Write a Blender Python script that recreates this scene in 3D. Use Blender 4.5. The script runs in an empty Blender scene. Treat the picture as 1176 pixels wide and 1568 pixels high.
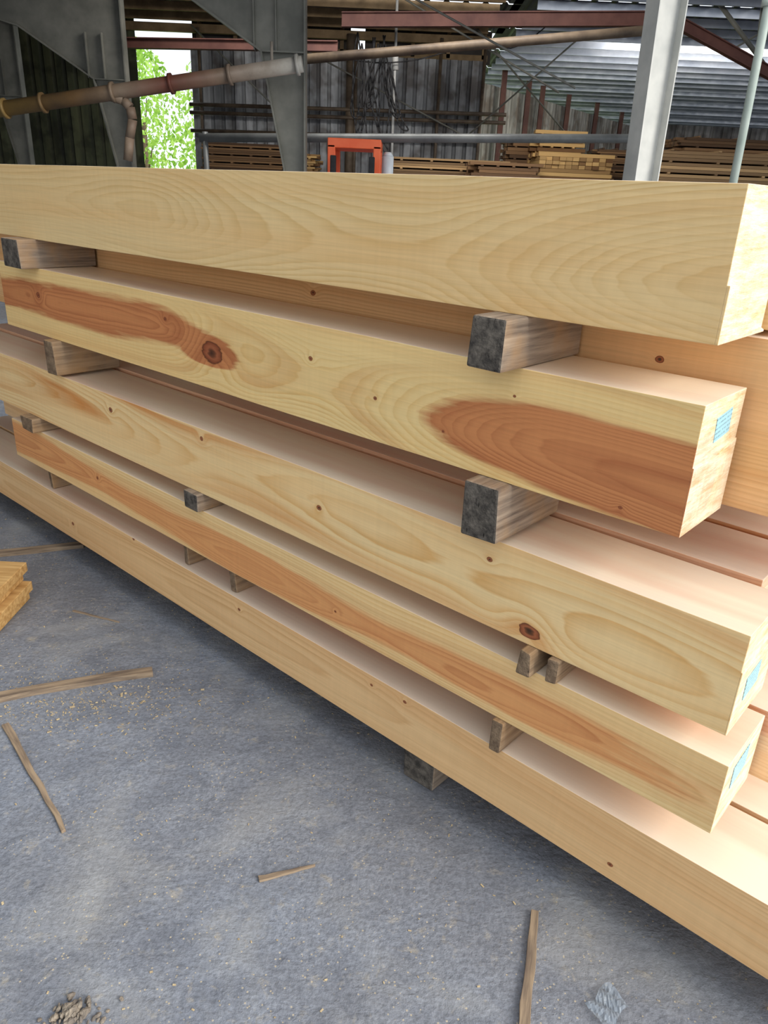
import bpy, bmesh, math, random
from mathutils import Matrix, Vector, Euler
random.seed(7)
scene=bpy.context.scene
COL=scene.collection
# ---------------------------------------------------------------- helpers
def srgb(r,g,b):
    f=lambda c:(c/255/12.92) if c/255<=0.04045 else ((c/255+0.055)/1.055)**2.4
    return (f(r),f(g),f(b),1)
class NT:
    def __init__(s,name):
        s.m=bpy.data.materials.new(name); s.m.use_nodes=True
        s.t=s.m.node_tree; s.b=s.t.nodes["Principled BSDF"]; s.out=s.t.nodes["Material Output"]
    def n(s,ty,**kw):
        nd=s.t.nodes.new(ty)
        for k,v in kw.items(): setattr(nd,k,v)
        return nd
    def l(s,a,b): s.t.links.new(a,b)
    def put(s,sock,v):
        if isinstance(v,bpy.types.NodeSocket): s.l(v,sock)
        else: sock.default_value=v
    def math(s,op,a,b=0.0,c=None,clamp=False):
        nd=s.n("ShaderNodeMath",operation=op); nd.use_clamp=clamp
        s.put(nd.inputs[0],a); s.put(nd.inputs[1],b)
        if c is not None: s.put(nd.inputs[2],c)
        return nd.outputs[0]
    def mix(s,f,a,b,mode='MIX'):
        nd=s.n("ShaderNodeMix",data_type='RGBA',blend_type=mode)
        s.put(nd.inputs[0],f); s.put(nd.inputs[6],a); s.put(nd.inputs[7],b); return nd.outputs[2]
    def ramp(s,f,stops,interp='LINEAR'):
        nd=s.n("ShaderNodeValToRGB"); cr=nd.color_ramp; cr.interpolation=interp
        while len(cr.elements)<len(stops): cr.elements.new(0.5)
        for e,(p,c) in zip(cr.elements,stops):
            e.position=p
        for e,(p,c) in zip(cr.elements,stops):
            e.color=c if not isinstance(c,(int,float)) else (c,c,c,1)
        s.put(nd.inputs[0],f); return nd.outputs[0]
    def noise(s,vec,scale=1.0,detail=3.0,rough=0.5,dist=0.0):
        nd=s.n("ShaderNodeTexNoise"); s.l(vec,nd.inputs['Vector'])
        nd.inputs['Scale'].default_value=scale; nd.inputs['Detail'].default_value=detail
        nd.inputs['Roughness'].default_value=rough; nd.inputs['Distortion'].default_value=dist
        return nd.outputs['Fac']
    def coord(s): return s.n("ShaderNodeTexCoord").outputs['Object']
    def scale(s,v,sc,loc=(0,0,0)):
        nd=s.n("ShaderNodeMapping"); s.l(v,nd.inputs[0]); nd.inputs['Scale'].default_value=sc; nd.inputs['Location'].default_value=loc
        return nd.outputs[0]
    def sep(s,v):
        nd=s.n("ShaderNodeSeparateXYZ"); s.l(v,nd.inputs[0]); return nd.outputs
    def fin(s,col,rough=0.6,bump=None,bs=0.3,bd=0.01,spec=0.4,metal=0.0):
        s.put(s.b.inputs['Base Color'],col); s.put(s.b.inputs['Roughness'],rough)
        s.b.inputs['Specular IOR Level'].default_value=spec; s.b.inputs['Metallic'].default_value=metal
        if bump is not None:
            nd=s.n("ShaderNodeBump"); nd.inputs['Strength'].default_value=bs; nd.inputs['Distance'].default_value=bd
            s.l(bump,nd.inputs['Height']); s.l(nd.outputs[0],s.b.inputs['Normal'])
        return s.m

def simple(name,c1,c2,scale=3.0,rough=0.6,metal=0.0,stretch=(1,1,1),bs=0.2,spec=0.4,detail=4):
    t=NT(name); v=t.scale(t.coord(),stretch); f=t.noise(v,scale,detail,0.6)
    f2=t.ramp(f,[(0.35,0.0),(0.65,1.0)])
    return t.fin(t.mix(f2,c1,c2),rough,f,bs,0.01,spec,metal)

def box(bm,x0,x1,y0,y1,z0,z1,mi=0):
    vs=[bm.verts.new(p) for p in [(x0,y0,z0),(x1,y0,z0),(x1,y1,z0),(x0,y1,z0),(x0,y0,z1),(x1,y0,z1),(x1,y1,z1),(x0,y1,z1)]]
    fs=[]
    for q in [(0,3,2,1),(4,5,6,7),(0,1,5,4),(1,2,6,5),(2,3,7,6),(3,0,4,7)]:
        f=bm.faces.new([vs[i] for i in q]); f.material_index=mi; fs.append(f)
    return vs,fs
def prism(bm,poly,axis,a0,a1,mi=0):
    def P(p,a): return (p[0],a,p[1]) if axis=='y' else (a,p[0],p[1])
    A=[bm.verts.new(P(p,a0)) for p in poly]; B=[bm.verts.new(P(p,a1)) for p in poly]
    n=len(poly); fs=[bm.faces.new(A),bm.faces.new(B[::-1])]
    for i in range(n): fs.append(bm.faces.new([A[i],B[i],B[(i+1)%n],A[(i+1)%n]]))
    for f in fs: f.material_index=mi
    return A+B
def tube(bm,p0,p1,r,seg=16,mi=0,r2=None,caps=True):
    p0=Vector(p0);p1=Vector(p1); d=(p1-p0).normalized(); r2=r if r2 is None else r2
    a=d.orthogonal().normalized(); b=d.cross(a)
    A=[];B=[]
    for i in range(seg):
        t=2*math.pi*i/seg; o=a*math.cos(t)+b*math.sin(t)
        A.append(bm.verts.new(p0+o*r)); B.append(bm.verts.new(p1+o*r2))
    for i in range(seg):
        f=bm.faces.new([A[i],A[(i+1)%seg],B[(i+1)%seg],B[i]]); f.smooth=True; f.material_index=mi
    if caps:
        f=bm.faces.new(A[::-1]); f.material_index=mi; f=bm.faces.new(B); f.material_index=mi
def path(bm,pts,r,seg=8,mi=0):
    for i in range(len(pts)-1): tube(bm,pts[i],pts[i+1],r,seg,mi)
def obj(name,bm,mats,matrix=None,bevel=0.0,parent=None):
    bmesh.ops.recalc_face_normals(bm,faces=bm.faces)
    me=bpy.data.meshes.new(name); bm.to_mesh(me); bm.free()
    o=bpy.data.objects.new(name,me); COL.objects.link(o)
    for m in (mats if isinstance(mats,(list,tuple)) else [mats]): me.materials.append(m)
    if matrix is not None: o.matrix_world=matrix
    if bevel>0:
        b=o.modifiers.new("bevel",'BEVEL'); b.width=bevel; b.segments=2; b.limit_method='ANGLE'; b.angle_limit=math.radians(40)
    if parent: o.parent=parent
    return o
def empty(name):
    e=bpy.data.objects.new(name,None); COL.objects.link(e); return e
T=Matrix.Translation

# ---------------------------------------------------------------- camera
EYE=1.76
p,r,az=[math.radians(a) for a in (23.089,2.534,48.882)]
f=Vector((0,math.cos(p),-math.sin(p))); u0=Vector((0,math.sin(p),math.cos(p))); x0=Vector((1,0,0))
X=math.cos(r)*x0+math.sin(r)*u0; U=-math.sin(r)*x0+math.cos(r)*u0
cd=bpy.data.cameras.new("camera"); cam=bpy.data.objects.new("camera",cd); COL.objects.link(cam)
M=Matrix.Identity(4)
for i in range(3): M[i][0]=X[i]; M[i][1]=U[i]; M[i][2]=-f[i]
M[2][3]=EYE
cam.matrix_world=M
cd.sensor_fit='VERTICAL'; cd.sensor_height=36; cd.lens=36*1153/1568; cd.clip_start=0.05; cd.clip_end=500
scene.camera=cam
# stack frame: local +x runs toward the near ends, +y away from the viewer
C=1.5
N=Vector((math.cos(az),math.sin(az),0))
SM=Matrix.Translation(N*C)@Matrix.Rotation(az-math.pi/2,4,'Z')

# ---------------------------------------------------------------- wood material
def wood(name,depth,zc,Rh,knots=(),sapA=(236,208,152),sapB=(214,172,108),hA=(214,158,104),hB=(180,108,62),freq=120,seed=0,nd=0.02,ringmix=0.85,band=.4,bandc=(214,150,88),tint=(232,186,124),hedge=.03,lit_topc=(242,230,212)):
    mats=[]
    for mode in (0,1,2):
        t=NT(name+("_face","_end","_lit_top")[mode]); P=t.coord(); x,y,z=t.sep(P)
        mr=t.math('DIVIDE',t.math('ADD',x,6.0),6.5)
        def curve(lst,mul,off=0):
            if len(lst)==1: return lst[0][1]
            return t.math('ADD',t.math('MULTIPLY',t.ramp(mr,[((6.0-s)/6.5,(d-off)/mul) for s,d in sorted(lst,key=lambda q:-q[0])],'B_SPLINE'),mul),off)
        D=curve(depth,0.5); z0=curve(zc,2.0)
        nv=t.scale(P,(0.55,4,4),(seed*3.1,seed,seed*1.7)); n1=t.math('SUBTRACT',t.noise(nv,1.0,2,0.5),0.5)
        nv3=t.scale(P,(1.6,12,12),(seed,7,1)); n3=t.math('SUBTRACT',t.noise(nv3,1.0,3,0.55),0.5)
        nv4=t.scale(P,(7,40,40),(seed,3,1)); n4=t.math('SUBTRACT',t.noise(nv4,1.0,2,0.5),0.5)
        dy=t.math('SUBTRACT',y,D); dz=t.math('SUBTRACT',z,z0)
        rr=t.math('SQRT',t.math('ADD',t.math('MULTIPLY',dy,dy),t.math('MULTIPLY',dz,dz)))
        rr=t.math('ADD',rr,t.math('MULTIPLY',n1,nd*3.5)); rr=t.math('ADD',rr,t.math('MULTIPLY',n3,0.013)); rr=t.math('ADD',rr,t.math('MULTIPLY',n4,0.0022))
        hn_=t.math('SUBTRACT',t.noise(t.scale(P,(1.6,20,20),(1,seed,9)),1.0,4,.6),.5)
        heart=t.math('MULTIPLY',t.math('SUBTRACT',Rh,t.math('ADD',rr,t.math('MULTIPLY',hn_,hedge))),90,clamp=True)
        kmask=None
        for kk in (knots if mode==0 else ()):
            ks,kz,kr=kk[:3]
            ax=t.math('DIVIDE',t.math('ADD',x,ks),1.25 if kr<.012 else 1.5); bz=t.math('SUBTRACT',z,kz)
            d2=t.math('ADD',t.math('MULTIPLY',ax,ax),t.math('MULTIPLY',bz,bz))
            w=kr*2.8
            e=t.math('EXPONENT',t.math('MULTIPLY',d2,-1/(w*w)))
            rr=t.math('ADD',rr,t.math('MULTIPLY',e,kr*1.7))
            dd=t.math('ADD',t.math('SQRT',d2),t.math('MULTIPLY',n4,1.3*kr))
            k=t.math('SUBTRACT',1.0,t.math('DIVIDE',dd,kr),clamp=True)
            kmask=k if kmask is None else t.math('MAXIMUM',kmask,k)
            if len(kk)>3:
                hx=t.math('DIVIDE',t.math('ADD',x,ks+.03),2.9)
                h2=t.math('SQRT',t.math('ADD',t.math('MULTIPLY',hx,hx),t.math('MULTIPLY',bz,bz)))
                hh=t.math('MULTIPLY',t.math('SUBTRACT',kk[3],t.math('ADD',h2,t.math('MULTIPLY',hn_,.06))),110,clamp=True)
                heart=t.math('MAXIMUM',heart,hh)
        # ring spacing drifts with age
        ph=t.math('ADD',t.math('MULTIPLY',rr,freq),t.math('MULTIPLY',t.math('SINE',t.math('MULTIPLY',rr,freq*.55)),.55))
        fq=t.math('FRACT',ph)
        ring=t.ramp(fq,[(0,0.0),(0.4,0.10),(0.78,0.7),(0.9,1.0),(1.0,0.0)])
        rc=t.ramp(t.noise(t.scale(P,(0.5,9,9),(3,seed,2)),1.0,2,0.5),[(0.35,0.2),(0.65,1.0)])
        ring=t.math('MULTIPLY',ring,t.math('MULTIPLY',rc,ringmix))
        sap=t.mix(ring,srgb(*sapA),srgb(*sapB)); ht=t.mix(ring,srgb(*hA),srgb(*hB))
        bf=t.math('FRACT',t.math('MULTIPLY',rr,freq/7.3))
        bd=t.ramp(bf,[(0,0.0),(.55,0.0),(.82,1.0),(.88,1.0),(1,0.0)])
        sap=t.mix(t.math('MULTIPLY',bd,t.math('MULTIPLY',rc,band)),sap,srgb(*bandc))
        ht=t.mix(t.math('MULTIPLY',bd,t.math('MULTIPLY',rc,min(1,band*1.4))),ht,srgb(*hB))
        big=t.ramp(t.noise(t.scale(P,(0.5,6,9),(seed,1,seed)),1.0,3,0.5),[(0.38,0.0),(0.66,1.0)])
        sap=t.mix(t.math('MULTIPLY',big,0.5),sap,srgb(*tint))
        col=t.mix(t.math('MULTIPLY',heart,.95),sap,ht)
        st=t.noise(t.scale(P,(2.5,150,150)),1.0,3,0.6)
        col=t.mix(0.26,col,t.ramp(st,[(0.3,0.55),(0.7,1.0)]),'MULTIPLY')
        saw=t.noise(t.scale(P,(60,0.6,1.5)),1.0,2,0.5)
        col=t.mix(0.12,col,t.ramp(saw,[(0.3,0.7),(0.7,1.0)]),'MULTIPLY')
        if mode==1:
            eg=t.noise(t.scale(P,(1,9,60),(0,0,seed)),1.0,5,0.7)
            eg2=t.noise(t.scale(P,(1,70,6),(0,2,seed)),1.0,3,0.6)
            col=t.mix(0.75,col,t.ramp(eg,[(0.3,srgb(218,178,134)),(0.62,srgb(255,240,216))]))  # end grain, with the overexposed brightness of the ends worked into the colour
            col=t.mix(.25,col,t.ramp(eg2,[(.35,.6),(.55,1.0)]),'MULTIPLY')
            mats.append(t.fin(col,0.9,t.math('ADD',eg,eg2),0.9,0.006,0.15)); continue
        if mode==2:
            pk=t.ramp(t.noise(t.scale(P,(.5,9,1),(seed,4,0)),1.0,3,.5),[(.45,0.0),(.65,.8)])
            tc=t.mix(pk,srgb(*lit_topc),srgb(230,200,182))
            col=t.mix(.8,col,tc)  # daylight on the beam tops is put into this paler colour
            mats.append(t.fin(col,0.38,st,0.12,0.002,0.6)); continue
        if kmask is not None:
            kc=t.ramp(kmask,[(0.0,srgb(198,124,70)),(0.12,srgb(96,50,30)),(0.25,srgb(140,74,44)),(0.55,srgb(166,94,60)),(0.75,srgb(104,58,36)),(1,srgb(48,28,20))])
            col=t.mix(t.ramp(kmask,[(0,0.0),(0.10,0.95)]),col,kc)
        mats.append(t.fin(col,0.6,t.math('ADD',st,t.math('MULTIPLY',saw,.4)),0.25,0.002,0.3))
    return mats

w1=wood("cypress_pale",[(6,.16),(4.2,.15),(3.2,.20),(2.4,.14),(1.9,.21),(1.2,.24),(.8,.17),(.4,.14)],[(6,1.66),(3.4,1.70),(2.4,1.68),(1.2,1.61),(.3,1.63)],0.07,[],(250,217,158),(226,184,116),(244,198,138),(222,168,106),freq=135,seed=1,nd=.008,band=.3,bandc=(222,170,102),tint=(248,200,134))
w2=wood("cypress_heart",[(6,.12),(3.9,.10),(3.0,.085),(2.5,.08),(2.1,.11),(1.8,.17),(1.5,.19),(1.2,.12),(.85,.055),(.4,.03)],
        [(6,1.27),(3.8,1.27),(2.9,1.285),(2.4,1.300),(2.0,1.25),(1.6,1.235),(1.2,1.215),(.8,1.235),(.4,1.20)],0.118,
        [(2.105,1.240,.038,.060),(3.34,1.285,.012),(1.62,1.30,.007),(1.36,1.235,.005),(2.37,1.314,.008),(1.12,1.197,.004),(.62,1.14,.005),(.92,1.33,.004)],
        (255,221,154),(234,184,106),(216,138,84),(166,86,50),freq=120,seed=2,nd=.012,hedge=.055,tint=(252,204,132),band=.5)
w3=wood("cypress_knotty",[(6,.14),(4.2,.10),(2.8,.13),(2.0,.20),(1.4,.13),(1.0,.17),(.6,.12),(.2,.16)],[(6,.84),(3.2,.86),(2.4,.80),(1.8,.86),(1.0,.82),(.3,.80)],0.07,
        [(.80,.742,.020),(2.19,.918,.009),(.94,.894,.007),(2.82,.888,.011),(1.58,.84,.008)],(255,221,162),(232,176,102),(240,168,104),(208,126,70),freq=105,seed=3,nd=.018,band=.9,bandc=(218,138,64),tint=(252,204,138))
w4=wood("cypress_stripe",[(6,.06),(3.6,.05),(2.6,.09),(2,.05),(1.4,.09),(.9,.06),(.2,.10)],[(6,.53),(3.4,.55),(2.4,.50),(1.4,.50),(.8,.52),(.2,.51)],0.098,[(3.0,.54,.008),(1.5,.5,.004)],(254,219,158),(230,182,110),(236,166,104),(200,120,70),freq=125,seed=4,hedge=.04,tint=(250,202,138))
w5=wood("cypress_tan",[(6,.14),(3,.16),(2,.12),(1,.17),(0,.15)],[(6,.24),(2.6,.20),(1.2,.25),(0,.2)],0.05,[(1.19,.31,.006),(1.33,.30,.005),(2.01,.29,.006),(2.74,.33,.007),(.48,.18,.006),(3.3,.22,.01)],(244,202,146),(214,160,102),freq=120,seed=5,nd=.01,tint=(238,186,128))
w6=wood("cypress_back",[(6,.5),(3,.45),(0,.5)],[(6,.9),(0,.9)],0.25,[(1.9,1.44,.010),(.7,1.42,.008)],(242,194,138),(214,156,100),(226,164,112),(196,130,84),freq=110,seed=6)
w7=wood("cypress_rose",[(6,.5),(3,.4),(0,.3)],[(6,.9),(0,.85)],0.30,[],(244,214,174),(220,176,130),(238,188,150),(212,148,110),freq=100,seed=8)

def beam(mats,s0,s1,t0,t1,z0,z1,seam=None,off=0.006,name="timber_beam"):
    """s0 near end, s1 far end. seam=(z at front edge, z at back edge): lower part of the sawn end stands proud"""
    bm=bmesh.new(); n=14
    xs=[-s1+(s1-s0)*i/n for i in range(n+1)]
    rings=[]
    for i,x in enumerate(xs):
        j=lambda a:random.uniform(-a,a) if 0<i<n else 0
        rings.append([bm.verts.new(q) for q in [(x,t0+j(.001),z0+j(.001)),(x,t1,z0),(x,t1,z1),(x,t0+j(.001),z1+j(.001))]])
    for a,b in zip(rings,rings[1:]):
        for k in range(4):
            ff=bm.faces.new([a[k],b[k],b[(k+1)%4],a[(k+1)%4]]); ff.material_index=2 if k==2 else 0
    for rg in (rings[0],rings[-1]):
        ff=bm.faces.new(rg); ff.material_index=1
    if seam:
        xa=-s0; zf,zb=seam
        poly=[(t0,z0),(t1,z0),(t1,zb),((t0+t1)/2,(zf+zb)/2-0.012),(t0,zf)]
        A=[bm.verts.new((xa,q[0],q[1])) for q in poly]; B=[bm.verts.new((xa+off,q[0],q[1])) for q in poly]
        m=len(poly); ff=bm.faces.new(B); ff.material_index=1
        for k in range(m):
            ff=bm.faces.new([A[k],B[k],B[(k+1)%m],A[(k+1)%m]]); ff.material_index=1 if k in(2,3) else 0
    return obj(name,bm,mats,SM,0.0015)
Z=[(1.515,1.798),(1.113,1.398),(.702,.954),(.436,.631),(.134,.335)]
beam(w1,.493,5.2,0,.27,*Z[0],seam=(1.625,1.52),off=.006)
beam(w2,.485,3.70,0,.24,*Z[1],seam=(1.268,1.285),off=.003)
beam(w3,.300,5.0,0,.245,*Z[2],seam=(.865,.87),off=.003)
beam(w4,.275,3.83,0,.25,*Z[3])
beam(w5,-.35,5.5,0,.25,*Z[4])
beam(w1,.45,4.6,.30,.58,*Z[0]); beam(w1,.2,4.6,.60,.88,*Z[0])
beam(w6,.08,4.9,.27,.55,Z[1][0],1.50); beam(w6,.2,4.9,.58,.86,Z[1][0],1.50)
beam(w7,.36,4.6,.265,.52,Z[2][0],.962); beam(w6,.1,4.6,.54,.86,Z[2][0],.966)
beam(w7,.2,4.6,.27,.53,*Z[3]); beam(w4,.15,4.6,.55,.84,*Z[3])
beam(w7,-.2,4.9,.27,.53,*Z[4]); beam(w5,-.3,4.9,.55,.84,*Z[4])

# stickers -------------------------------------------------------------
def stickmat(name,c1,c2,ce,ce2):
    t=NT(name); P=t.coord()
    n=t.noise(t.scale(P,(60,3,60)),1.0,5,0.65); f=t.ramp(n,[(.35,0.0),(.65,1.0)])
    b=t.noise(P,9,3,.5)
    col=t.mix(f,c1,c2); col=t.mix(t.ramp(b,[(.45,0.0),(.7,.6)]),col,srgb(186,146,100))
    a=t.fin(col,.85,n,.6,.005,.15)
    t=NT(name+"_end"); P=t.coord(); x,y,z=t.sep(P)
    n=t.noise(P,30,4,.7); d=t.noise(t.scale(P,(1,1,1)),90,3,.6)
    cr=t.ramp(t.noise(t.scale(P,(120,1,22)),1.0,2,.6),[(.30,0.9),(.36,0.0)])
    c=t.mix(t.ramp(n,[(.35,0.0),(.65,1.0)]),ce,ce2); c=t.mix(cr,c,srgb(34,30,28))
    e=t.fin(c,.95,d,.9,.006,.1)
    return [a,e]
sk=stickmat("weathered_sticker",srgb(118,104,92),srgb(176,158,138),srgb(66,62,58),srgb(118,110,100))
sk2=stickmat("brown_sticker",srgb(130,108,86),srgb(176,150,120),srgb(104,86,70),srgb(146,124,100))
def sticker(s0,s1,ta,tb,z0,z1,m=sk,name="spacer_sticker"):
    bm=bmesh.new(); vs,fs=box(bm,-s1,-s0,ta,tb,z0,z1); fs[2].material_index=1; fs[4].material_index=1
    j=lambda:random.uniform(-.006,.006)
    for v in vs[:2]+vs[4:6]: v.co.y+=j(); v.co.x+=j()*.5
    return obj(name,bm,m,SM,0.006)
sticker(.905,1.0,-.09,.262,1.3985,1.5145)
sticker(.90,1.0,-.055,.26,.9665,1.1125)
sticker(3.30,3.46,-.08,.262,1.3985,1.5145); sticker(3.18,3.26,-.04,.26,.9665,1.1125,sk2)
sticker(.765,.805,-.035,.84,.632,.701,sk2); sticker(.70,.73,-.015,.84,.632,.701,sk2)
sticker(2.20,2.29,-.03,.84,.632,.701); sticker(3.5,3.62,-.04,.84,.632,.701,sk2)
sticker(.83,.87,-.02,.84,.336,.435,sk2)
for s in (2.05,2.36,3.5): sticker(s,s+.03,.016,.84,.336,.435,sk2)
for s,ta in ((1.08,.03),(3.0,.2),(4.4,.2)): sticker(s,s+.12,ta,.84,0.0,.133,sk,"ground_block")

# labels ------------------------------------------------------------------
t=NT("label_paper"); P=t.coord(); x,y,z=t.sep(P)
ln=t.math('LESS_THAN',t.math('FRACT',t.math('MULTIPLY',z,95)),.35)
tx=t.math('GREATER_THAN',t.noise(t.scale(P,(1,260,40)),1.0,1,.5),.48)
lab=t.fin(t.mix(t.math('MULTIPLY',t.math('MULTIPLY',ln,tx),.5),srgb(156,206,220),srgb(50,70,90)),.4)
def label(s,tc,zc,w,h,rot):
    bm=bmesh.new(); box(bm,0,.0012,-w/2,w/2,-h/2,h/2)
    L=SM@Matrix.Translation((-s,tc,zc))@Matrix.Rotation(rot,4,'X')
    obj("inventory_label",bm,lab,L)
label(.4848,.13,1.335,.085,.055,.12); label(.2965,.10,.80,.09,.06,.1); label(.2745,.11,.565,.10,.065,.1)

# ---------------------------------------------------------------- floor
t=NT("worn_concrete"); P=t.coord()
a=t.noise(P,.8,4,.6); b=t.noise(P,7,5,.65,.4); c=t.noise(P,70,4,.75); d=t.noise(P,2.3,4,.55,.6); e=t.noise(P,20,4,.7,.5)
col=t.mix(t.ramp(b,[(.3,0.0),(.7,1.0)]),srgb(118,124,136),srgb(148,154,165))
col=t.mix(t.ramp(a,[(.4,0.0),(.62,.45)]),col,srgb(126,122,119))
col=t.mix(t.ramp(c,[(.38,.55),(.6,0.0)]),col,srgb(86,90,97))
col=t.mix(t.ramp(d,[(.52,0.0),(.72,.5)]),col,srgb(170,170,168))
col=t.mix(t.ramp(e,[(.58,0.0),(.72,.45)]),col,srgb(180,170,150))
vo=t.n("ShaderNodeTexVoronoi"); t.l(P,vo.inputs['Vector']); vo.inputs['Scale'].default_value=60
sp=t.math('MULTIPLY',t.math('LESS_THAN',vo.outputs['Distance'],.15),t.math('GREATER_THAN',t.noise(P,5,2,.5),.46))
col=t.mix(t.math('MULTIPLY',sp,.6),col,srgb(200,184,152))
v2=t.noise(t.scale(P,(12,22,14)),1.0,4,.6,.5)
h=t.math('ADD',t.math('MULTIPLY',b,.8),t.math('ADD',t.math('MULTIPLY',c,.3),t.math('MULTIPLY',v2,.5)))
floor_m=t.fin(col,.8,h,.75,.015,.3)
bm=bmesh.new(); bmesh.ops.create_grid(bm,x_segments=4,y_segments=4,size=60)
obj("floor",bm,floor_m)

# debris ------------------------------------------------------------------
slat_m=simple("old_slat_wood",srgb(108,94,82),srgb(160,140,116),1.0,.8,stretch=(6,60,60),spec=.2)
new_m=simple("fresh_board_wood",srgb(176,134,80),srgb(214,176,118),1.0,.7,stretch=(4,50,50),spec=.2)
SEG=[]
def slat(x0,y0,x1,y1,w,h,z=0,m=slat_m,name="wood_slat",taper=1.0):
    SEG.append((Vector((x0,y0)),Vector((x1,y1))))
    L=math.hypot(x1-x0,y1-y0); bm=bmesh.new(); k=8; prev=None
    for i in range(k+1):
        q=i/k; ww=w*(1+(taper-1)*q)/2*(1+random.uniform(-.08,.08)); o=random.uniform(-.003,.003)*L*2
        ring=[bm.verts.new(v) for v in [(q*L,-ww+o,z),(q*L,ww+o,z),(q*L,ww+o,z+h),(q*L,-ww+o,z+h)]]
        if prev:
            for a_ in range(4): bm.faces.new([prev[a_],ring[a_],ring[(a_+1)%4],prev[(a_+1)%4]])
        else: bm.faces.new(ring)
        prev=ring
    bm.faces.new(prev)
    return obj(name,bm,m,Matrix.Translation((x0,y0,0))@Matrix.Rotation(math.atan2(y1-y0,x1-x0),4,'Z'),.001)
slat(-1.9,2.02,-.87,2.43,.04,.022)
slat(-1.28,2.09,-.89,1.64,.026,.010,name="wood_splinter",taper=.5)
slat(-.30,1.505,-.15,1.56,.018,.007,name="wood_splinter",taper=.3)
slat(.365,1.10,.45,1.44,.028,.012,taper=.7)
slat(-2.4,3.18,-1.55,3.50,.05,.02)
slat(-1.35,2.86,-1.12,2.78,.012,.006,name="wood_splinter",taper=.4)
bm=bmesh.new()
for k in range(4):
    off=[0,.02,-.015,.01][k]
    box(bm,-2.6,-1.58+off,2.62,2.95,.002+k*.047,.045+k*.047)
obj("board_pile",bm,new_m,None,.003)
bm=bmesh.new(); cnt=0
while cnt<1900:
    xx=random.uniform(-2.6,1.6); yy=random.uniform(.75,5.0)
    if random.random()<.38: xx=random.gauss(-1.1,.28); yy=random.gauss(2.25,.1)
    q=Vector((xx,yy)); bad=(xx<-1.53 and 2.58<yy<3.0)
    for a_,b_ in SEG:
        d_=b_-a_; tt=max(0,min(1,(q-a_).dot(d_)/d_.length_squared))
        if (q-a_-d_*tt).length<.04: bad=True
    cnt+=1
    if bad: continue
    s=random.uniform(.0012,.0045)*(1.8 if random.random()<.04 else 1)
    Mx=Matrix.Translation((xx,yy,s*.4))@Matrix.Rotation(random.uniform(0,6.3),4,'Z')@Matrix.Rotation(random.uniform(-.3,.3),4,'X')@Matrix.Diagonal((s*random.uniform(.8,2.8),s,s*.4,1))
    bmesh.ops.create_cube(bm,size=1.0,matrix=Mx)
obj("wood_chips",bm,simple("chip_wood",srgb(206,186,146),srgb(156,138,112),40,.8))
bm=bmesh.new()
for i in range(140):
    a_=random.uniform(0,6.28); rr_=abs(random.gauss(0,.022)); s=random.uniform(.003,.010)
    bmesh.ops.create_icosphere(bm,subdivisions=1,radius=s,matrix=T((math.cos(a_)*rr_*1.4,math.sin(a_)*rr_,s*.4+.012*max(0,1-rr_/.04)))@Euler((a_,a_*2,1)).to_matrix().to_4x4()@Matrix.Diagonal((1.3,.9,.6,1)))
obj("dirt_clod",bm,simple("dirt",srgb(150,138,122),srgb(110,102,94),30,.9,bs=.6),T((-.66,1.12,0)))
t=NT("clear_plastic"); t.fin(srgb(160,172,184),.3,t.noise(t.coord(),40,3,.6),.6,.01,.5); t.b.inputs['Alpha'].default_value=.5; plast=t.m
bm=bmesh.new(); bmesh.ops.create_grid(bm,x_segments=14,y_segments=10,size=.034)
for v in bm.verts: v.co.x*=1.3; v.co.z=.004+.010*abs(math.sin(v.co.x*90+v.co.y*40))+.004*random.random(); v.co.y+=.01*math.sin(v.co.x*60)
obj("plastic_scrap",bm,plast,T((.58,1.19,0))@Matrix.Rotation(.5,4,'Z'))

# ---------------------------------------------------------------- shed
def corr(name,L,H,mat,matrix,pitch=.2,depth=.03):
    bm=bmesh.new(); prof=[]; n=int(L/pitch)
    for i in range(n):
        b=i*pitch; prof+=[(b,0),(b+pitch*.6,0),(b+pitch*.7,depth),(b+pitch*.9,depth)]
    prof.append((L,0))
    for (xa,ya),(xb,yb) in zip(prof,prof[1:]):
        vs=[bm.verts.new(q) for q in [(xa,ya,0),(xb,yb,0),(xb,yb,H),(xa,ya,H)]]; bm.faces.new(vs)
    bmesh.ops.remove_doubles(bm,verts=bm.verts,dist=1e-4)
    return obj(name,bm,mat,matrix)
def wallmat(name,c1,c2,c3,panel=1.0,lo=.45):
    t=NT(name); P=t.coord(); x,y,z=t.sep(P)
    a=t.noise(t.scale(P,(2.2,1,.35)),1.0,5,.65); b=t.noise(t.scale(P,(1.0,1,1.0)),1.2,3,.6)
    col=t.mix(t.ramp(a,[(.35,0.0),(.62,1.0)]),c1,c2); col=t.mix(t.ramp(b,[(.48,0.0),(.6,.7)]),col,c3)
    wn=t.n("ShaderNodeTexWhiteNoise",noise_dimensions='1D'); t.l(t.math('FLOOR',t.math('DIVIDE',x,panel)),wn.inputs['W'])
    col=t.mix(.75,col,t.ramp(wn.outputs['Value'],[(0,lo),(1,1.0)]),'MULTIPLY')
    rib=t.math('GREATER_THAN',t.math('FRACT',t.math('DIVIDE',x,.3)),.62)
    col=t.mix(t.math('MULTIPLY',rib,.35),col,srgb(50,50,52))
    return t.fin(col,.6,a,.2,.01,.3,.0)
wB=wallmat("galvanised_wall",srgb(142,144,148),srgb(212,214,216),srgb(104,94,86),.6,.3)
wL=wallmat("green_wall",srgb(84,92,72),srgb(124,126,92),srgb(60,60,48),1.2,.35)
wE=wallmat("whitewashed_wall",srgb(150,144,136),srgb(214,210,202),srgb(134,116,100))
corr("wall_back",8.1,5.15,wB,T((-5.9,24,0)),.3,.05)
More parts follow.
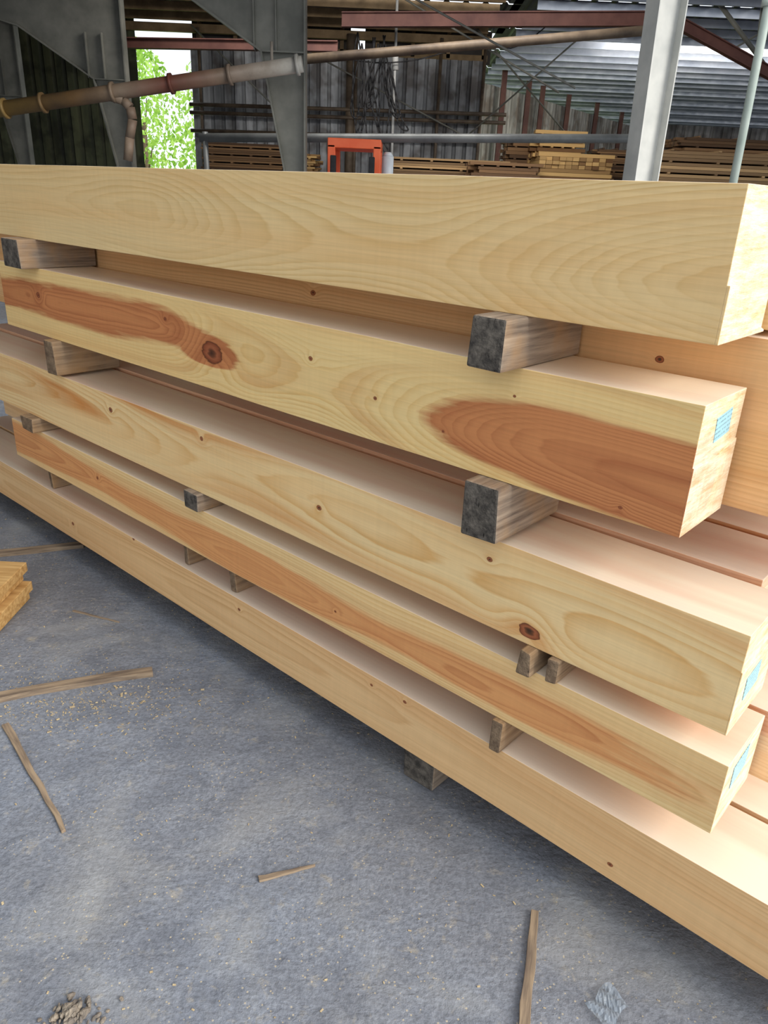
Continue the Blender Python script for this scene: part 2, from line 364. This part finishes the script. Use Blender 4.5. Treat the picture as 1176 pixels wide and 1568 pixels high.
corr("wall_left",8.0,5.8,wL,T((-15.4,24,0)),.3,.05)
dv=Vector((9.8,15,0)); ang=math.atan2(15,9.8)
corr("wall_right",18,5.35,wE,T((2.5,29.5,0))@Matrix.Rotation(ang,4,'Z'),1.1,.04)
corr("wall_far",24,5.6,wallmat("grey_wall",srgb(120,118,116),srgb(150,146,144),srgb(96,88,82)),T((12.6,45,0)),.5,.05)
corr("wall_side",30,5.8,wL,T((-15.4,-6,0))@Matrix.Rotation(math.pi/2,4,'Z'),.3,.05)  # unseen side wall, extended forward to cut light from the left
# roof
roof_m=wallmat("roof_sheet",srgb(66,72,86),srgb(96,102,118),srgb(52,52,58),3)
bm=bmesh.new()
def roofpart(xa0,xb0,ya,yb):
    prof=[]; xx=xa0
    while xx<xb0:
        prof+=[(xx,5.9),(xx+.3,5.9),(xx+.34,5.95),(xx+.42,5.95)]; xx+=.46
    for (xa,za),(xb,zb) in zip(prof,prof[1:]):
        vs=[bm.verts.new(q) for q in [(xa,ya,za),(xb,ya,zb),(xb,yb,zb),(xa,yb,za)]]; bm.faces.new(vs)
roofpart(-16,2.5,7.5,20.9); roofpart(-16,2.5,21.0,24.5); roofpart(2.5,34,7.5,20); roofpart(-16,-3.2,-3,7.5)  # last part is unseen roof, added to darken the floor at the left
y=20.3
while y<48:
    roofpart(2.5,34,y,y+3.38); y+=3.45
obj("ceiling",bm,roof_m)
steel=simple("painted_grey_steel",srgb(104,104,96),srgb(140,138,128),1.5,.55,.0)
galv=simple("galvanised_purlin",srgb(150,158,172),srgb(184,190,200),1.5,.45,.1)
rust=simple("red_oxide_steel",srgb(84,50,44),srgb(108,70,60),2.0,.65,.0)
brown=simple("rusty_pipe",srgb(78,66,56),srgb(118,102,84),2.5,.55,.1)
woodp=simple("old_purlin_wood",srgb(108,88,62),srgb(144,120,88),2.0,.8)
dark=simple("dark_sheathing",srgb(58,54,52),srgb(80,74,68),1.0,.8)
bm=bmesh.new(); y=17.0
while y<47:
    box(bm,3.0,33,y,y+.06,5.72,5.9); y+=1.15
obj("roof_purlin",bm,galv)
bm=bmesh.new(); y=9.0
while y<24:
    box(bm,-15.3,2.2,y,y+.07,5.7,5.9); y+=1.2
obj("roof_purlin",bm,woodp)
bm=bmesh.new()
box(bm,-5.9,2.3,24.1,24.2,5.15,5.3); box(bm,-15,2.3,23.8,23.95,5.5,5.7)
for i in range(9): box(bm,-5.7+i*.98,-5.6+i*.98,24.1,24.2,5.2,5.9)
box(bm,-5.9,-1.5,24.3,24.34,5.1,5.9,1); box(bm,-1.1,2.4,24.3,24.34,5.1,5.9,1)
obj("wall_header",bm,[woodp,dark])
bm=bmesh.new()
for zz in (3.1,3.55,3.75): tube(bm,(-5.9,23.6,zz),(2.9,23.6,zz+.08),.05)
for xx in (-5.6,-2.9,-1.45,-1.3,1.0,2.2): tube(bm,(xx,23.7,0),(xx,23.7,5.6),.045 if xx!=-1.45 else .12)
obj("pipe_rail",bm,brown)
bm=bmesh.new()
for k in (1.5,3.6,4.9,7.6,11,14.5):
    q=Vector((2.5,29.5,0))+dv.normalized()*k+Vector((.25,-.25,0)); box(bm,q.x-.09,q.x+.09,q.y-.09,q.y+.09,0,5.9)
obj("wall_post",bm,rust)

def frame(px,py,s,name="steel_frame_column"):
    """tapered rigid-frame column with haunch and rafter rising to the left"""
    bm=bmesh.new()
    col=[(px-.16,0),(px,0),(px,4.9),(px-1.0,5.1),(px-6.2*s,5.7),(px-6.2*s,5.3),(px-1.9,4.25),(px-.60,3.45),(px-.30,2.0)]
    prism(bm,col,'y',py-.006,py+.006)
    n=len(col)
    for i in range(n):
        a=Vector((col[i][0],0,col[i][1])); b=Vector((col[(i+1)%n][0],0,col[(i+1)%n][1]))
        if i in (0,4): continue
        d=(b-a); d.normalize(); nn=Vector((-d.z,0,d.x))*.012
        vs=[]
        for yy in (py-.11,py+.11):
            for q in (a-nn,b-nn,b+nn,a+nn): vs.append(bm.verts.new((q.x,yy,q.z)))
        for q in [(0,1,2,3),(7,6,5,4),(0,4,5,1),(1,5,6,2),(2,6,7,3),(3,7,4,0)]: bm.faces.new([vs[k] for k in q])
    box(bm,px-.60,px,py-.1,py+.1,3.44,3.46)
    for q in (-.2,-.4):
        box(bm,px+q*1.5-.1,px+q*1.5-.085,py-.09,py+.09,3.46,4.2)
    return obj(name,bm,steel)
frame(-1.36,12,1.0); frame(-5.14,16,1.0); frame(-8.9,20,1.0)
bm=bmesh.new()
def icol(bm):
    for k in (-1,1):
        lo=(-.13,-.115) if k<0 else (.13,.145); hi=(-.27,-.255) if k<0 else (.13,.145)
        vs=[bm.verts.new(q) for q in [(lo[0],-.1,0),(lo[1],-.1,0),(lo[1],.1,0),(lo[0],.1,0),(hi[0],-.1,5.9),(hi[1],-.1,5.9),(hi[1],.1,5.9),(hi[0],.1,5.9)]]
        for q in [(0,3,2,1),(4,5,6,7),(0,1,5,4),(1,2,6,5),(2,3,7,6),(3,0,4,7)]: bm.faces.new([vs[i] for i in q])
    prism(bm,[(-.12,0),(.14,0),(.14,5.9),(-.26,5.9)],'y',-.006,.006)
icol(bm)
box(bm,-.2,.2,-.15,.15,0,.03)
obj("white_steel_column",bm,simple("white_paint_steel",srgb(176,177,172),srgb(204,203,196),2.0,.5,.0),T((2.64,9,0))@Matrix.Rotation(math.radians(25),4,'Z'))
bm=bmesh.new(); tube(bm,(2.84,7,0),(2.80,7,5.9),.034,20); tube(bm,(2.84,7,1.0),(2.84,7,1.06),.045,20); tube(bm,(2.81,7,3.2),(2.81,7,3.26),.045,20)
obj("downpipe",bm,simple("pale_pipe",srgb(152,166,156),srgb(178,188,178),3,.4,.0))
# conduit
t=NT("dust_pipe_paint"); P=t.coord(); x,y,z=t.sep(P); n=t.noise(P,3,4,.6)
base=t.ramp(t.math('DIVIDE',t.math('ADD',x,5.6),4.3),[(0,srgb(140,116,66)),(.3,srgb(126,96,62)),(.45,srgb(140,122,104)),(.6,srgb(108,58,46)),(.75,srgb(126,106,90)),(.9,srgb(156,146,134)),(1,srgb(186,184,176))])
dpm=t.fin(t.mix(t.ramp(n,[(.4,0.0),(.7,.6)]),base,srgb(84,70,56)),.5,n,.3,.01,.3)
bm=bmesh.new()
a=Vector((-5.6,11.2,2.50)); b=Vector((-1.31,11.2,3.22))
tube(bm,a,b,.095,24)
for q in (.08,.2,.42,.60,.78,.985):
    c0=a.lerp(b,q); d0=(b-a).normalized(); tube(bm,c0-d0*.02,c0+d0*.02,.125,24)
e=a.lerp(b,.38)
pts=[e,e+Vector((.14,0,-.02)),e+Vector((.30,0,-.06)),e+Vector((.38,0,-.14)),e+Vector((.40,0,-.28)),e+Vector((.34,0,-.5)),e+Vector((.29,0,-.78))]
path(bm,pts,.06,16)
tube(bm,(-1.75,11.5,3.1),(-1.75,11.5,3.5),.02)
obj("dust_pipe",bm,dpm)
bm=bmesh.new(); tube(bm,(-3.6,15,2.50),(4.15,15,2.79),.075,20); tube(bm,(4.1,15,0),(4.1,15,2.95),.05); tube(bm,(-3.5,15,0),(-3.5,15,2.6),.05)
obj("steel_rail_pipe",bm,simple("bare_pipe",srgb(110,112,112),srgb(140,142,140),2,.4,.2))
bm=bmesh.new(); tube(bm,(-1.9,15.4,3.83),(4.7,15.4,4.56),.08,16)
obj("overhead_pipe",bm,brown)
bm=bmesh.new()
def ibeam(p0,p1,h):
    p0=Vector(p0);p1=Vector(p1)
    for (za,zb,w) in ((-h/2,-h/2+.02,.09),(h/2-.02,h/2,.09),(-h/2,h/2,.01)):
        vs=[]
        for P0 in (p0,p1):
            for (dy,dz) in ((-w,za),(w,za),(w,zb),(-w,zb)): vs.append(bm.verts.new(P0+Vector((0,dy,dz))))
        for q in [(0,3,2,1),(4,5,6,7),(0,1,5,4),(1,2,6,5),(2,3,7,6),(3,0,4,7)]: bm.faces.new([vs[i] for i in q])
ibeam((-1.3,18,4.92),(5.2,18,5.18),.26); ibeam((5.2,18,5.25),(9.5,18,3.55),.22); ibeam((-5.5,17,4.2),(-1.3,17,4.3),.18)
obj("red_steel_beam",bm,rust)
def rods(lst,r):
    bm=bmesh.new()
    for a,b in lst: tube(bm,a,b,r,8)
    obj("brace_rod",bm,steel)
rods([((-2.8,23.4,5.2),(2.0,23.4,3.15)),((4.8,23.4,5.85),(1.9,23.4,3.3)),((1.9,23.4,5.8),(4.6,23.4,3.4)),((-5.7,23.4,5.6),(-2.7,23.4,3.1))],.022)
rods([((8.7,19.8,5.8),(7.2,19.8,4.9)),((-.3,19.8,5.8),(3.6,19.8,4.0))],.022)
rods([((6.9,19.8,5.85),(8.3,19.8,4.6)),((7.9,19.9,5.85),(8.0,19.9,4.8))],.05)
rods([((-1.2,13,4.9),(2.6,13,3.3))],.016)
bm=bmesh.new()
for k in range(10):
    cx=-1.0+.10*k; w=.14+.12*random.random(); top=4.8-.1*random.random()*5; dp=.8+1.3*random.random()
    ph0=random.uniform(0,6)
    pts=[Vector((cx+w*math.sin(i/20*math.pi*2+ph0)*(.8+.3*math.sin(i*.7)),18.5+.03*k,top-dp*math.sin(i/20*math.pi))) for i in range(21)]
    path(bm,pts,.018,6)
path(bm,[Vector((-2.4+i*.3,18.8,4.3+.25*(i/6-1)**2*1.5)) for i in range(14)],.014,6)
path(bm,[Vector((1.2+i*.22,19,5.3-.6*math.sin(i/9*math.pi))) for i in range(10)],.014,6)
obj("hanging_cable",bm,simple("black_cable",srgb(30,30,32),srgb(50,48,48),5,.6))
bm=bmesh.new(); tube(bm,(-.18,19,2.2),(-.2,19,5.7),.03,10); tube(bm,(-.18,19,4.2),(-.2,19,4.6),.07,10)
obj("drop_hose",bm,simple("white_hose",srgb(186,186,182),srgb(206,204,198),5,.5))
# forklift ---------------------------------------------------------------
fk=empty("forklift"); fk.location=(-.66,12.7,0)
org=simple("orange_paint",srgb(244,96,48),srgb(252,116,68),3,.4,.0)
blk=simple("black_rubber",srgb(28,28,30),srgb(42,42,44),8,.7)
def part(name,fn,m,bev=.01):
    bm=bmesh.new(); fn(bm); o=obj(name,bm,m,None,bev); o.parent=fk; return o
def guard(bm):
    box(bm,-.40,.38,-.5,.6,2.31,2.44)
    for xx in (-.40,.27):
        for yy in (-.5,.48): box(bm,xx,xx+.11,yy,yy+.12,1.0,2.35)
part("overhead_guard",guard,org)
part("body",lambda bm:(box(bm,-.48,.48,-.1,1.4,.35,1.05),box(bm,-.46,.46,.9,1.5,.3,1.35)),org,.04)
part("mast",lambda bm:(box(bm,-.34,-.26,-.75,-.62,.1,2.2),box(bm,.22,.30,-.75,-.62,.1,2.2),box(bm,-.34,.30,-.72,-.66,1.1,1.2),box(bm,-.3,-.18,-1.7,-.75,.06,.1),box(bm,.16,.28,-1.7,-.75,.06,.1)),blk)
part("wheels",lambda bm:[tube(bm,(xx,yy,.3),(xx+.2,yy,.3),.3,28) for xx in(-.6,.4) for yy in(0,1.15)],blk,0)
part("seat",lambda bm:(box(bm,-.2,.2,.3,.7,1.05,1.2),box(bm,-.2,.2,.65,.78,1.2,1.6)),blk,.03)
def tank(bm):
    tube(bm,(.48,.0,1.75),(.48,.0,2.24),.09,20); tube(bm,(.48,0,2.24),(.48,0,2.30),.09,20,r2=.05); tube(bm,(.48,0,1.7),(.48,0,1.75),.05,20,r2=.09); box(bm,.36,.48,-.06,.06,1.5,1.8)
part("gas_tank",tank,simple("white_tank",srgb(206,214,220),srgb(224,230,234),4,.4),0)

# lumber stacks ----------------------------------------------------------
def boardmat(name,c1,c2):
    t=NT(name); at=t.n("ShaderNodeAttribute",attribute_name="tone"); P=t.coord()
    n=t.noise(t.scale(P,(2,20,40)),1.0,3,.6)
    col=t.mix(at.outputs['Fac'],c1,c2); col=t.mix(.3,col,t.ramp(n,[(.3,.5),(.7,1.0)]),'MULTIPLY')
    return t.fin(col,.8,None)
def stack(x0,x1,y0,y1,ztop,m,th=.045,bw=.2,name="lumber_stack",seed=0,cross=False,z0=.1):
    rnd=random.Random(seed); bm=bmesh.new(); tones=[]; z=z0; k=0
    def add(*a):
        box(bm,*a); tones.extend([rnd.random()]*6)
    for xx in (x0+.2,x1-.3): add(xx,xx+.1,y0,y1,z0-.1,z0)
    while z<ztop:
        if cross and (k//3)%2:
            xx=x0
            while xx<x1: add(xx,xx+bw-.01,y0+rnd.uniform(-.06,.02),y1,z,z+th); xx+=bw
        else:
            yy=y0
            while yy<y1: add(x0+rnd.uniform(-.16,.08),x1+rnd.uniform(-.1,.2),yy,yy+bw-.01,z,z+th); yy+=bw
        z+=th+.006; k+=1
        if k%3==0 and not cross:
            for q in range(4):
                xx=x0+(x1-x0)*(q+.3)/4; add(xx,xx+.06,y0-.02,y1,z,z+.03)
            z+=.03
    o=obj(name,bm,m)
    at=o.data.attributes.new("tone",'FLOAT','FACE')
    for i,tv in enumerate(tones): at.data[i].value=tv
    return o
bA=boardmat("grey_boards",srgb(84,62,46),srgb(160,122,84)); bB=boardmat("amber_boards",srgb(112,74,46),srgb(240,196,128)); bC=boardmat("light_boards",srgb(88,64,46),srgb(228,186,132))
stack(-5.15,-3.1,22,23.2,2.74,bA,seed=1); stack(-3.0,-2.3,22,23,2.55,bB,seed=2)
stack(-.2,2.7,20,21.4,2.5,bC,seed=3); stack(1.7,3.1,18.4,19.6,2.4,bA,seed=4,th=.06)
stack(3.35,5.0,20,21.3,2.7,bB,seed=5,th=.08,cross=True,bw=.16); stack(2.9,4.3,22.0,23.2,3.25,bA,seed=11,th=.08); stack(3.5,4.6,21.5,21.95,3.3,bB,seed=12,th=.08)
stack(5.2,6.6,22,23.3,3.0,bA,seed=8)
stack(5.5,9.6,18,19.3,2.75,bC,seed=6,th=.06); stack(6.9,11,20.5,21.8,3.2,bA,seed=7,th=.06)

# ---------------------------------------------------------------- outside trees
t=NT("tree_leaves"); P=t.coord(); n=t.noise(P,1.6,4,.7)
lc=t.ramp(n,[(.3,srgb(110,158,60)),(.5,srgb(172,212,96)),(.7,srgb(226,244,160))])
t.fin(lc,.6,None); tr=t.n("ShaderNodeBsdfTranslucent"); t.l(lc,tr.inputs[0]); ms=t.n("ShaderNodeMixShader"); ms.inputs[0].default_value=.5
t.l(t.b.outputs[0],ms.inputs[1]); t.l(tr.outputs[0],ms.inputs[2]); t.l(ms.outputs[0],t.out.inputs[0]); leaf=t.m
bark=simple("bark",srgb(80,66,54),srgb(110,94,78),6,.9)
def tree(x,y,h,seed):
    rnd=random.Random(seed); e=empty("tree"); e.location=(x,y,0)
    bm=bmesh.new(); tube(bm,(0,0,0),(.1,0,h*.6),.18,12,r2=.1)
    for k in range(5):
        a=rnd.uniform(0,6.28); tube(bm,(.05,0,h*(.25+.07*k)),(math.cos(a)*1.2,math.sin(a)*1.2,h*(.45+.1*k)),.06,8,r2=.02)
    o=obj("trunk",bm,bark); o.parent=e
    bm=bmesh.new()
    for i in range(2200):
        a=rnd.uniform(0,6.28); zz=rnd.uniform(.08,1); rr=2.3*math.sqrt(rnd.random())*(math.sin(math.pi*min(1,zz*.85+.12))+.15)
        c0=Vector((math.cos(a)*rr,math.sin(a)*rr,h*zz)); s=rnd.uniform(.06,.16)
        Mx=T(c0)@Euler((rnd.uniform(0,3),rnd.uniform(0,3),rnd.uniform(0,3))).to_matrix().to_4x4()
        vs=[bm.verts.new(Mx@Vector(q)) for q in [(-s,0,0),(0,-s*.6,0),(s,0,0),(0,s*.6,0)]]; bm.faces.new(vs)
    o=obj("foliage",bm,leaf); o.parent=e
for i,(x,y) in enumerate([(-10.5,34),(-7.8,37),(-13,38),(-19,32),(-22,36),(-5,41),(-16,39)]): tree(x,y,6.5+(i%3),i)
bm=bmesh.new(); bmesh.ops.create_grid(bm,x_segments=2,y_segments=2,size=1)
obj("grass_ground",bm,simple("grass",srgb(120,160,60),srgb(190,210,110),3,.9),T((-20,48,.01))@Matrix.Diagonal((30,22,1,1)))

# ---------------------------------------------------------------- light
w=bpy.data.worlds.new("sky"); scene.world=w; w.use_nodes=True; nt=w.node_tree; bg=nt.nodes["Background"]
sky=nt.nodes.new("ShaderNodeTexSky"); sky.sky_type='HOSEK_WILKIE'; sky.turbidity=4; sky.sun_direction=Vector((.72,-.4,.5)).normalized()
mx=nt.nodes.new("ShaderNodeMix"); mx.data_type='RGBA'; mx.inputs[0].default_value=.75; nt.links.new(sky.outputs[0],mx.inputs[6]); mx.inputs[7].default_value=(.89,.94,1.0,1)
nt.links.new(mx.outputs[2],bg.inputs[0]); bg.inputs[1].default_value=1.78
sd=bpy.data.lights.new("sun",'SUN'); so=bpy.data.objects.new("sun",sd); COL.objects.link(so)
sd.energy=3.6; sd.angle=math.radians(30); sd.color=(1,.96,.9)
so.rotation_euler=Vector((.74,-.47,.5)).to_track_quat('Z','Y').to_euler()
def fill_light(x,y,z,sx,sy,e,tilt):  # fill lights added to brighten the shed interior; no lamps hang there
    d=bpy.data.lights.new("interior_fill",'AREA'); o=bpy.data.objects.new("interior_fill",d); COL.objects.link(o)
    d.shape='RECTANGLE'; d.size=sx; d.size_y=sy; d.energy=e; d.color=(1,.97,.93); o.location=(x,y,z); o.rotation_euler=(math.radians(tilt),0,0)
fill_light(0,14.5,5.6,7,1.0,330,52); fill_light(9,24,5.5,6,1,380,60)
scene.view_settings.view_transform='Standard'; scene.view_settings.look='None'; scene.view_settings.exposure=0.0
